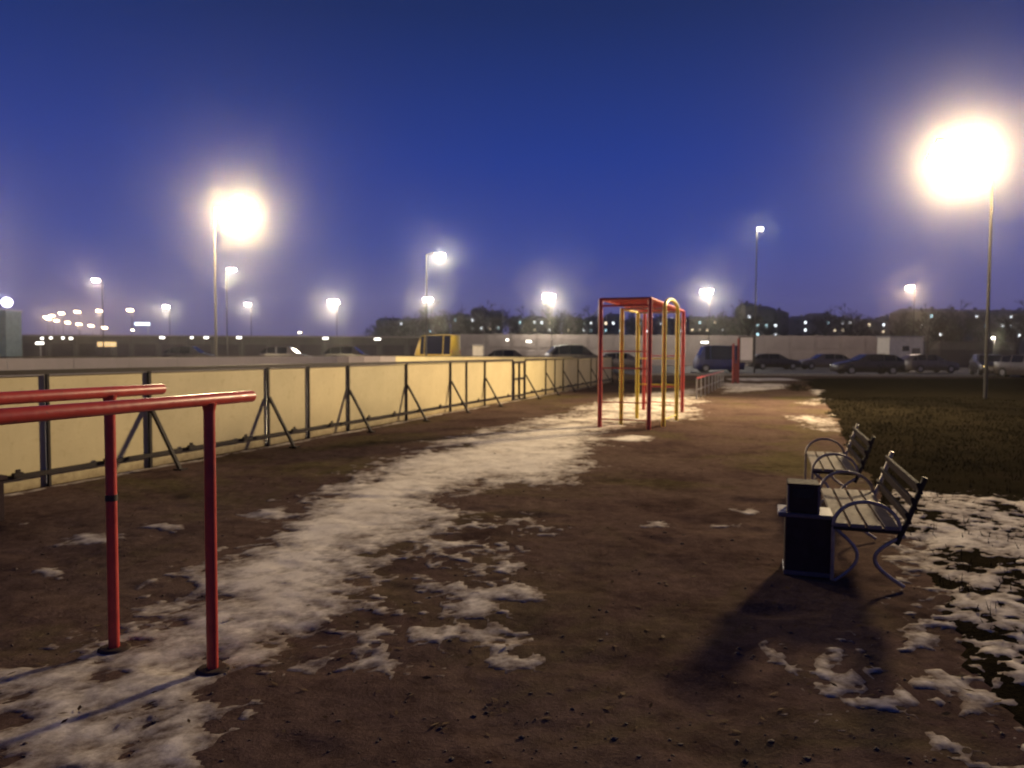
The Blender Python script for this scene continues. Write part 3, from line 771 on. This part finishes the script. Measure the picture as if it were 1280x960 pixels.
# teal booth at left with violet lamp on top
tb0 = ray(2, 440, 75); tb = empty('booth', (tb0.x, tb0.y, 0)); tag(tb, 'narrow teal booth with a round violet lamp on its roof', 'booth')
zt = ray(2, 389, 75).z
MB().box((-.1, 0, zt / 2), (2.9, 2.4, zt), None, .03).build('wall', M['teal'], tb)
MB().box((-.1, 0, zt + .06), (3.1, 2.6, .14), None, .02).build('roof', M['galv'], tb)
MB().box((.3, -1.21, zt * .62), (.6, .05, 1.5), None, .01).build('window', M['windark'], tb)
bmq = bmesh.new(); bmesh.ops.create_uvsphere(bmq, u_segments=16, v_segments=10, radius=.5); me = bpy.data.meshes.new('globe'); bmq.to_mesh(me); bmq.free()
gl = link_mesh('lamp_globe', me, M['lens_p'], tb, (ray(9, 378, 75).x - tb0.x, 0, ray(9, 378, 75).z))
MB().tube([(gl.location.x, 0, zt), (gl.location.x, 0, gl.location.z - .45)], .05, 8).build('lamp_stem', M['galv'], tb)
ld = bpy.data.lights.new('globe_bulb', 'POINT'); ld.energy = 500; ld.color = (.6, .6, 1); ld.shadow_soft_size = .1
lo = bpy.data.objects.new('globe_bulb', ld); col.objects.link(lo); lo.parent = tb; lo.location = gl.location + Vector((.3, -.9, .3))
# pale blue sign
sg0 = ray(178, 405, 110); sg = empty('lit_sign', (sg0.x, sg0.y, 0)); tag(sg, 'long lit pale blue sign on two posts at left', 'sign')
MB().box((0, 0, sg0.z), (2.2, .2, .42), None, .04).build('sign_box', M['sign_b'], sg)
for dx in (-.8, .8): MB().tube([(dx, .15, 0), (dx, .15, sg0.z)], .05, 8).build('post', M['galv'], sg)

# car reflections built as glowing blocks, plus one strip lamp on the wall
wl_proto = None
spots = [(50, 429, 70, 1.5, 'bright white glint built as a glowing block, low at the left edge of the garages'), (53, 423, 84, .6, 'faint glint built as a glowing block, farthest left on the garage wall'), (64, 422.5, 84, .6, 'faint glint built as a glowing block, second from the left on the garages'),
         (79, 422.5, 84, .6, 'faint glint built as a glowing block, third from the left on the garages'), (89, 423, 84, .8, 'faint glint built as a glowing block, fourth from the left on the garages'),
         (203, 422, 84, 1.1, 'white glint built as a glowing block on the garages, below the leftmost far white lamp'), (240, 422, 84, .6, 'dim glint built as a glowing block on the garages, left of the tall pole'), (258, 422, 84, 1.0, 'white glint built as a glowing block on the garages, just left of the tall pole'),
         (299, 422, 84, 1.1, 'white glint built as a glowing block on the garages, right of the tall pole'), (407, 423, 84, 1.2, 'white glint built as a glowing block on the garages, under the brightest far lamp'), (472, 424, 84, 1.4, 'white glint built as a glowing block on the garages, left of the yellow van'),
         (661, 427, 87.5, 1.2, 'white glint built as a glowing strip on the concrete wall, left of the red frame'), (881, 428, 87.5, 1.8, 'white strip lamp on the wall above the blue van'),
         (634, 425, 87.5, .6, 'dim glint built as a glowing block on the concrete wall, near the far lamp poles')]
for (px, py, Y, s_, lab) in spots:
    p = ray(px, py, Y); t = empty('far_light_spot', p); tag(t, lab, 'wall lamp', 'small lamps on the far walls')
    MB().box((0, .06, .05), (.55 * s_, .12, .22), None, .02).build('housing', M['galv'], t)
    MB().box((0, -.02, .0), (.5 * s_, .06, .20), None, .02).build('lens', M['glow_w'], t)
    if Y < 80: MB().tube([(0, .1, 0), (0, .1, -p.z)], .05, 8).build('post', M['galv'], t)

# ------------------------------------------------------------------ cars
def car(loc_, rz, paint, label, L=4.3, Wd=1.75, Ht=1.45, kind='hatch', lights=None, group='parked cars beyond the lawn', name='parked_car'):
    t = empty(name, loc_, rz); tag(t, label, 'van' if kind == 'van' else 'car', group)
    hw = Wd / 2; gc = .22
    if kind == 'van':
        st = [(-.5, .62, .44, .44, .90), (-.49, .25, .46, .985, .97), (-.30, .22, .46, 1.0, 1.0), (.22, .22, .46, 1.0, 1.0), (.33, .22, .46, .97, 1.0), (.44, .22, .52, .60, 1.0), (.49, .25, .42, .46, .95), (.5, .5, .41, .42, .88)]
    else:
        st = [(-.5, .35, .58, .60, .90), (-.485, .22, .66, .70, .95), (-.36, .2, .66, .95, 1.0), (-.18, .2, .65, 1.0, 1.0), (.04, .2, .64, .98, 1.0), (.22, .2, .63, .66, 1.0), (.42, .2, .55, .56, .97), (.49, .24, .46, .47, .9), (.5, .35, .42, .43, .84)]
    vs = []; 
    for (x, zs, zb, zr, wf) in st:
        zs_ = zs if kind != 'van' else zs
        h1 = hw * wf; taper = .80 if zr - zb > .08 else .95
        sill = zs * .9
        vs += [(x * L, -h1 * .96, sill), (x * L, -h1, (sill + zb * Ht) / 2), (x * L, -h1 * .97, zb * Ht), (x * L, -h1 * taper, zr * Ht), (x * L, h1 * taper, zr * Ht), (x * L, h1 * .97, zb * Ht), (x * L, h1, (sill + zb * Ht) / 2), (x * L, h1 * .96, sill)]
    fs = []
    for i in range(len(st) - 1):
        for j in range(8): fs.append((i * 8 + j, i * 8 + (j + 1) % 8, (i + 1) * 8 + (j + 1) % 8, (i + 1) * 8 + j))
    fs += [tuple(range(8)), tuple(reversed(range((len(st) - 1) * 8, len(st) * 8)))]
    MB().add(vs, fs, True).build('body', M[paint], t)
    def vx(i, j): return Vector(vs[i * 8 + j])
    ia, ib = (2, 4) if kind != 'van' else (1, 4)
    for j0, j1, sgn in ((2, 3, -1), (5, 4, 1)):
        for i in range(ia - (1 if kind != 'van' else 0), ib + (0 if kind == 'van' else 0)):
            q = [vx(i, j0), vx(i + 1, j0), vx(i + 1, j1), vx(i, j1)]; c = sum(q, Vector()) / 4
            q = [c + (p - c) * (.86 if kind != 'van' else .95) + Vector((0, sgn * .012, .0)) for p in q]
            MB().add(q + [p - Vector((0, sgn * .03, 0)) for p in q], [(0, 1, 2, 3), (7, 6, 5, 4), (0, 4, 5, 1), (1, 5, 6, 2), (2, 6, 7, 3), (3, 7, 4, 0)]).build('window', M['glass'], t)
    iw = 4
    q = [vx(iw, 3), vx(iw, 4), vx(iw + 1, 4), vx(iw + 1, 3)]; c = sum(q, Vector()) / 4
    q = [c + (p - c) * .88 + Vector((.012, 0, .012)) for p in q]
    MB().add(q + [p - Vector((.03, 0, .03)) for p in q], [(0, 1, 2, 3), (7, 6, 5, 4), (0, 4, 5, 1), (1, 5, 6, 2), (2, 6, 7, 3), (3, 7, 4, 0)]).build('windscreen', M['glass'], t)
    for sx in (-.31, .31):
        for sy in (-1, 1):
            wb = MB().tube([(0, -.1, 0), (0, .1, 0)], .31, 20).build('wheel', M['tyre'], t, (sx * L, sy * (hw - .1), .31))
            MB().tube([(0, -.105, 0), (0, .105, 0)], .18, 14).build('rim', M['galv'], wb)
    for sy in (-1, 1):
        MB().box((.485 * L, sy * hw * .66, .44 * Ht if kind != 'van' else .34 * Ht), (.09, .28, .12), None, .02).build('headlight', M[lights] if lights else M['galv'], t)
        MB().box((-.49 * L, sy * hw * .72, .55 * Ht), (.06, .16, .2), None, .02).build('tail_light', M['red'], t)
    return t
def cp(px, Y): p = ray(px, 460, Y); return (p.x, p.y, .02)
car(cp(1083, 52), R(180), 'carblack', 'dark hatchback parked beside the lawn left of the white kiosk', 4.6)
car(cp(1160, 58), R(8), 'cargrey', 'grey car parked just right of the white kiosk', 4.2)
car(cp(968, 68), R(0), 'carblack', 'black car parked right of the tall slim pole', 4.4)
car(cp(1028, 69), R(180), 'cargrey', 'grey car parked behind the dark hatchback', 4.4)
car(cp(1236, 50), R(-112), 'carblack', 'dark car at far right with small yellow lights on', 4.3, lights='head_y')
car(cp(1290, 46), R(-80), 'cargrey', 'grey car cut by the right edge of the picture', 4.3)
car(cp(722, 52), R(10), 'carblack', 'tall dark off road car behind the end of the rink', 4.4, 1.85, 2.0, group='vehicles parked behind the rink')
car(cp(780, 64), R(0), 'cargrey', 'grey car seen through the climbing frames', 4.4, group='vehicles parked behind the rink')
car(cp(898, 57), R(176), 'bluepaint', 'dark blue van parked behind the low picket fence', 3.6, 1.8, 2.05, kind='van', group='vehicles parked behind the rink', name='parked_van')
car(cp(640, 66), R(0), 'carblack', 'black car behind the rink under the far lamps', 4.4, 1.8, 1.7, group='vehicles parked behind the rink')
car(cp(547, 55), R(150), 'caryellow', 'yellow van with a lit roof parked behind the rink', 3.3, 1.5, 2.72, kind='van', group='vehicles parked behind the rink', name='parked_van')
yk = empty('stall', tuple(ray(130.5, 460, 78)[:2]) + (0,)); tag(yk, 'small dark stall with a lit yellow panel at far left behind the rink', 'stall')
zz1 = ray(130, 427.5, 78).z; zz0 = ray(130, 433.5, 78).z
MB().box((0, .6, zz0 / 2), (1.6, 1.2, zz0), None, .02).build('wall', M['house2'], yk)
MB().box((0, .6, (zz0 + zz1) / 2 + .02), (1.45, 1.1, zz1 - zz0), None, .03).build('lit_panel', emit('lit_yellow', (1, .62, .14), .75), yk)
MB().box((0, .6, zz1 + .07), (1.7, 1.3, .08), None, .02).build('roof', M['house2'], yk)
for px, Y, pnt, lab in [(440, 60, 'carblack', 'black car behind the rink left of the yellow van'), (360, 64, 'cargrey', 'grey car behind the rink under the brightest far lamp'), (240, 66, 'carblack', 'black car behind the rink near the tall pole')]:
    car(cp(px, Y), R(4), pnt, lab, 4.4, 1.8, 1.9, group='vehicles parked behind the rink')
# electrical cabinet by the yellow van
cb = empty('cabinet', cp(598, 52)); tag(cb, 'small pale metal cabinet right of the yellow van', 'cabinet')
MB().box((0, 0, .95), (.8, .5, 1.9), None, .02).build('body', M['white'], cb)
MB().box((0, -.01, 1.95), (.9, .6, .08), None, .02).build('roof', M['galv'], cb)
MB().box((0, -.27, .95), (.68, .03, 1.6), None, .01).build('door', M['white'], cb)

# ------------------------------------------------------------------ far apartment houses with lit windows
dots = [(497, 408), (541, 411), (569, 404), (594, 402), (596, 407), (604, 410), (595, 414), (612, 415), (630, 409), (666, 407), (667, 411), (666, 417), (679, 407), (685, 407), (690, 413), (730, 409), (731, 413), (731, 416), (740, 409),
        (740, 415), (758, 407), (759, 410), (765, 405), (770, 405), (773, 417), (822, 405), (830, 405), (850, 415), (865, 409), (877, 404), (880, 409), (890, 405), (903, 409), (923, 409), (939, 397), (944, 406), (963, 409), (966, 405),
        (952, 414), (973, 415), (1004, 411), (1008, 404), (1035, 404), (1039, 411), (1049, 404), (1050, 415), (1058, 404), (1082, 408), (1090, 408), (1102, 411), (1107, 409), (1158, 395), (1166, 395), (1148, 411), (1226, 396), (1226, 404),
        (1226, 416), (1259, 396), (1251, 410), (800, 409), (812, 411), (708, 411), (648, 405), (1180, 414), (1266, 404), (1275, 415)]
blds = [(470, 560, 401, 330, 'house', 'low dark block at the left end of the distant houses'), (564, 628, 396, 300, 'house2', 'distant dark block behind the pale cabinet'), (636, 700, 399, 320, 'house', 'distant block under the bright far lamp'),
        (706, 780, 400, 310, 'house2', 'distant block behind the left red post of the climbing frame'), (786, 856, 401, 330, 'house', 'distant block behind the yellow posts'), (860, 926, 399, 340, 'house2', 'distant block above the blue van'),
        (930, 985, 391, 280, 'house2', 'taller distant block beside the tall slim pole'), (992, 1066, 399, 320, 'house', 'distant block above the middle of the pale wall'), (1072, 1126, 402, 330, 'house2', 'low distant block left above the kiosk'),
        (1132, 1206, 390, 260, 'house2', 'tall dark distant block right above the kiosk'), (1214, 1300, 391, 280, 'house', 'tall distant block at the right edge of the picture')]
winq = {}
def winmesh(sx, sz):
    k = (round(sx, 2), round(sz, 2))
    if k not in winq: winq[k] = MB().box((0, 0, 0), (sx, .12, sz), None, .0).mesh('window')
    return winq[k]
for (x0, x1, yt, D, mt, lab) in blds:
    a = ray(x0, 440, D); b = ray(x1, 440, D); zt = ray((x0 + x1) / 2, yt, D).z; wd = b.x - a.x
    t = empty('apartment_house', ((a.x + b.x) / 2, D, 0)); tag(t, lab, 'building', 'apartment houses on the horizon')
    cuts = [0, random.uniform(.25, .42), random.uniform(.58, .75), 1]
    for c0, c1 in zip(cuts[:-1], cuts[1:]):
        dz = random.choice([0, 0, 1.4, 2.6, -.0]); xm = (-.5 + (c0 + c1) / 2) * wd
        MB().box((xm, 6, (zt + dz) / 2), ((c1 - c0) * wd - .05, 12, zt + dz), None, .05).build('wall', M[mt], t)
        rf = MB().add([(xm - (c1 - c0) * wd / 2, -.3, zt + dz + .01), (xm + (c1 - c0) * wd / 2, -.3, zt + dz + .01), (xm + (c1 - c0) * wd / 2, 12.3, zt + dz + .01), (xm - (c1 - c0) * wd / 2, 12.3, zt + dz + .01), (xm - (c1 - c0) * wd / 2 + 1, 6, zt + dz + 1.5), (xm + (c1 - c0) * wd / 2 - 1, 6, zt + dz + 1.5)], [(0, 1, 5, 4), (1, 2, 5), (2, 3, 4, 5), (3, 0, 4), (3, 2, 1, 0)]).build('roof', M[mt], t)
        MB().box((xm + random.uniform(-.3, .3) * (c1 - c0) * wd, 5, zt + dz + 1.4), (.9, .9, 1.5)).build('chimney', M[mt], t)
    nf = max(3, int(zt // 2.9)); nc = max(4, int(wd // 3.1)); fz = zt / nf; cw_ = wd / nc
    my = [d_ for d_ in dots if x0 - 3 <= d_[0] <= x1 + 3]; lit = {}
    for (dx, dy) in my:
        p = ray(dx, dy, D); c_ = int(np.clip((p.x - a.x) // cw_, 0, nc - 1)); r_ = int(np.clip(p.z // fz, 0, nf - 1)); lit[(c_, r_)] = 1
    for c_ in range(nc):
        for r_ in range(nf):
            me_ = winmesh(.85, 1.0)
            if (c_, r_) in lit: mm = M[random.choice(['w_warm', 'w_white', 'w_white', 'w_cyan'])]
            elif random.random() < .012: mm = M['w_dim']
            else: mm = M['windark']
            me2 = winq.setdefault((me_.name, mm.name), None)
            if me2 is None:
                me2 = me_.copy(); me2.materials.clear(); me2.materials.append(mm); winq[(me_.name, mm.name)] = me2
            link_mesh('window', me2, None, t, (-wd / 2 + (c_ + .5) * cw_, -.02, (r_ + .55) * fz))

# ------------------------------------------------------------------ bare trees
def tree_meshes(seed):
    rnd = random.Random(seed); tr = MB(); br = MB()
    tr.tube([(0, 0, -.2), (.03, .02, 1.0), (.08, -.04, 2.2), (.05, .05, 3.6)], .1, 8, True, [.17, .13, .10, .06])
    def grow(p, d, L, r, lv):
        q = p + d * L * .5 + Vector((rnd.uniform(-.08, .08), rnd.uniform(-.08, .08), .03)) * L; e = q + (d + Vector((rnd.uniform(-.2, .2), rnd.uniform(-.2, .2), .15))).normalized() * L * .5
        br.tube([p, q, e], r, 4 if lv < 2 else 3, False, [r, r * .75, r * .45])
        if lv >= 4: return
        for k in range(4 if lv < 3 else 4):
            t = rnd.uniform(.3, 1.0); b0 = p.lerp(q, t * 2) if t < .5 else q.lerp(e, t * 2 - 1)
            dd = (d + Vector((rnd.gauss(0, .6), rnd.gauss(0, .6), rnd.gauss(.15, .35)))).normalized()
            grow(b0, dd, L * rnd.uniform(.5, .72), max(.012, r * .55), lv + 1)
    for k in range(7):
        z = rnd.uniform(1.3, 3.5); th = rnd.uniform(0, 6.28)
        grow(Vector((.05, 0, z)), Vector((math.cos(th) * .75, math.sin(th) * .75, rnd.uniform(.5, 1.1))).normalized(), rnd.uniform(1.3, 2.0), .06, 0)
    return tr.mesh('trunk'), br.mesh('crown')
tms = [tree_meshes(s) for s in (1, 2, 3)]
ORD = ('first second third fourth fifth sixth seventh eighth ninth tenth eleventh twelfth thirteenth fourteenth fifteenth sixteenth seventeenth eighteenth nineteenth twentieth twenty-first twenty-second twenty-third twenty-fourth').split()
far_trees = [(478, 190), (520, 210), (548, 180), (590, 200), (625, 215), (652, 190), (672, 230), (700, 205), (728, 195), (752, 220), (800, 205), (840, 190), (868, 225), (906, 200), (958, 210), (990, 230), (1030, 200), (1062, 190), (1096, 215), (1128, 180), (1200, 170), (1222, 190), (1250, 200), (1290, 170)]
for i, (px, Y) in enumerate(far_trees):
    p = ray(px, 440, Y); t = empty('far_tree', (p.x, Y, 0), random.uniform(0, 6)); tag(t, 'dark bare tree on the skyline, ' + ORD[i] + ' from the left of the farthest trees', 'tree', 'bare trees on the skyline')
    q = random.uniform(1.7, 2.3); t.scale = (q * 1.15, q * 1.15, q); tm, cm = tms[i % 3]
    link_mesh('trunk', tm, M['bark'], t); link_mesh('crown', cm, M['bark'], t)
tpos = [(560, 96, 1.25, 'bare tree above the yellow van, beyond the wall'), (583, 100, 1.1, 'bare tree beyond the wall above the pale cabinet'), (608, 98, 1.2, 'bare tree beyond the wall right of the pale cabinet'),
        (645, 104, 1.0, 'bare tree beyond the wall left of the bright far lamp'), (716, 110, 1.15, 'bare tree beyond the wall left of the red frame'), (934, 98, 1.25, 'bare tree beyond the wall above the notice board'),
        (1016, 112, 1.0, 'bare tree beyond the middle of the pale wall'), (1072, 106, .95, 'bare tree beyond the right part of the pale wall'), (1160, 84, 1.05, 'bare tree right behind the white kiosk'),
        (1182, 90, 1.15, 'bare tree between the kiosk and the shed'), (1268, 80, 1.0, 'bare tree near the right edge of the picture'), (496, 110, 1.0, 'bare tree above the garages left of the yellow van'), (1120, 96, 1.0, 'bare tree left behind the white kiosk')]
for i, (px, Y, s_, lab) in enumerate(tpos):
    p = ray(px, 440, Y); t = empty('bare_tree', (p.x, Y, 0), random.uniform(0, 6)); tag(t, lab, 'tree', 'bare trees along the far wall'); t.scale = (s_ * .95, s_ * .95, s_)
    tm, cm = tms[i % 3]
    link_mesh('trunk', tm, M['bark'], t); link_mesh('crown', cm, M['bark'], t)
# small shrub beside the path
sp = gnd(996, 489); sb = empty('shrub', (sp.x, sp.y, 0)); tag(sb, 'low dark shrub where the path meets the lawn', 'shrub')
rnd = random.Random(3); lf = MB()
for k in range(700):
    v = Vector((rnd.gauss(0, .22), rnd.gauss(0, .2), abs(rnd.gauss(.14, .11)))); s_ = rnd.uniform(.015, .035)
    a = Vector((rnd.gauss(0, 1), rnd.gauss(0, 1), rnd.gauss(0, 1))).normalized() * s_; b = a.orthogonal().normalized() * s_ * .6
    lf.add([v - a, v + b, v + a, v - b], [(0, 1, 2, 3)])
lf.build('foliage', M['lawn'], sb)
st_ = MB()
for k in range(12): st_.tube([(0, 0, 0), (rnd.gauss(0, .08), rnd.gauss(0, .08), .15), (rnd.gauss(0, .2), rnd.gauss(0, .2), .3)], .006, 4)
st_.build('stem', M['bark'], sb)

# ------------------------------------------------------------------ haze: damp evening air
hz = MB().box((0, 170, 16.5), (900, 560, 35)).build('haze', None)
hm, n, l, b = mat_new('haze_air'); n.remove(b)
pv = n.new('ShaderNodeVolumePrincipled'); pv.inputs['Color'].default_value = (1, .95, .86, 1); pv.inputs['Density'].default_value = .00085
pv.inputs['Anisotropy'].default_value = .965
l.new(pv.outputs[0], n['Material Output'].inputs['Volume'])
hz.data.materials.append(hm); tag(hz, 'thin damp evening haze over the whole ground', 'haze', kind='stuff')
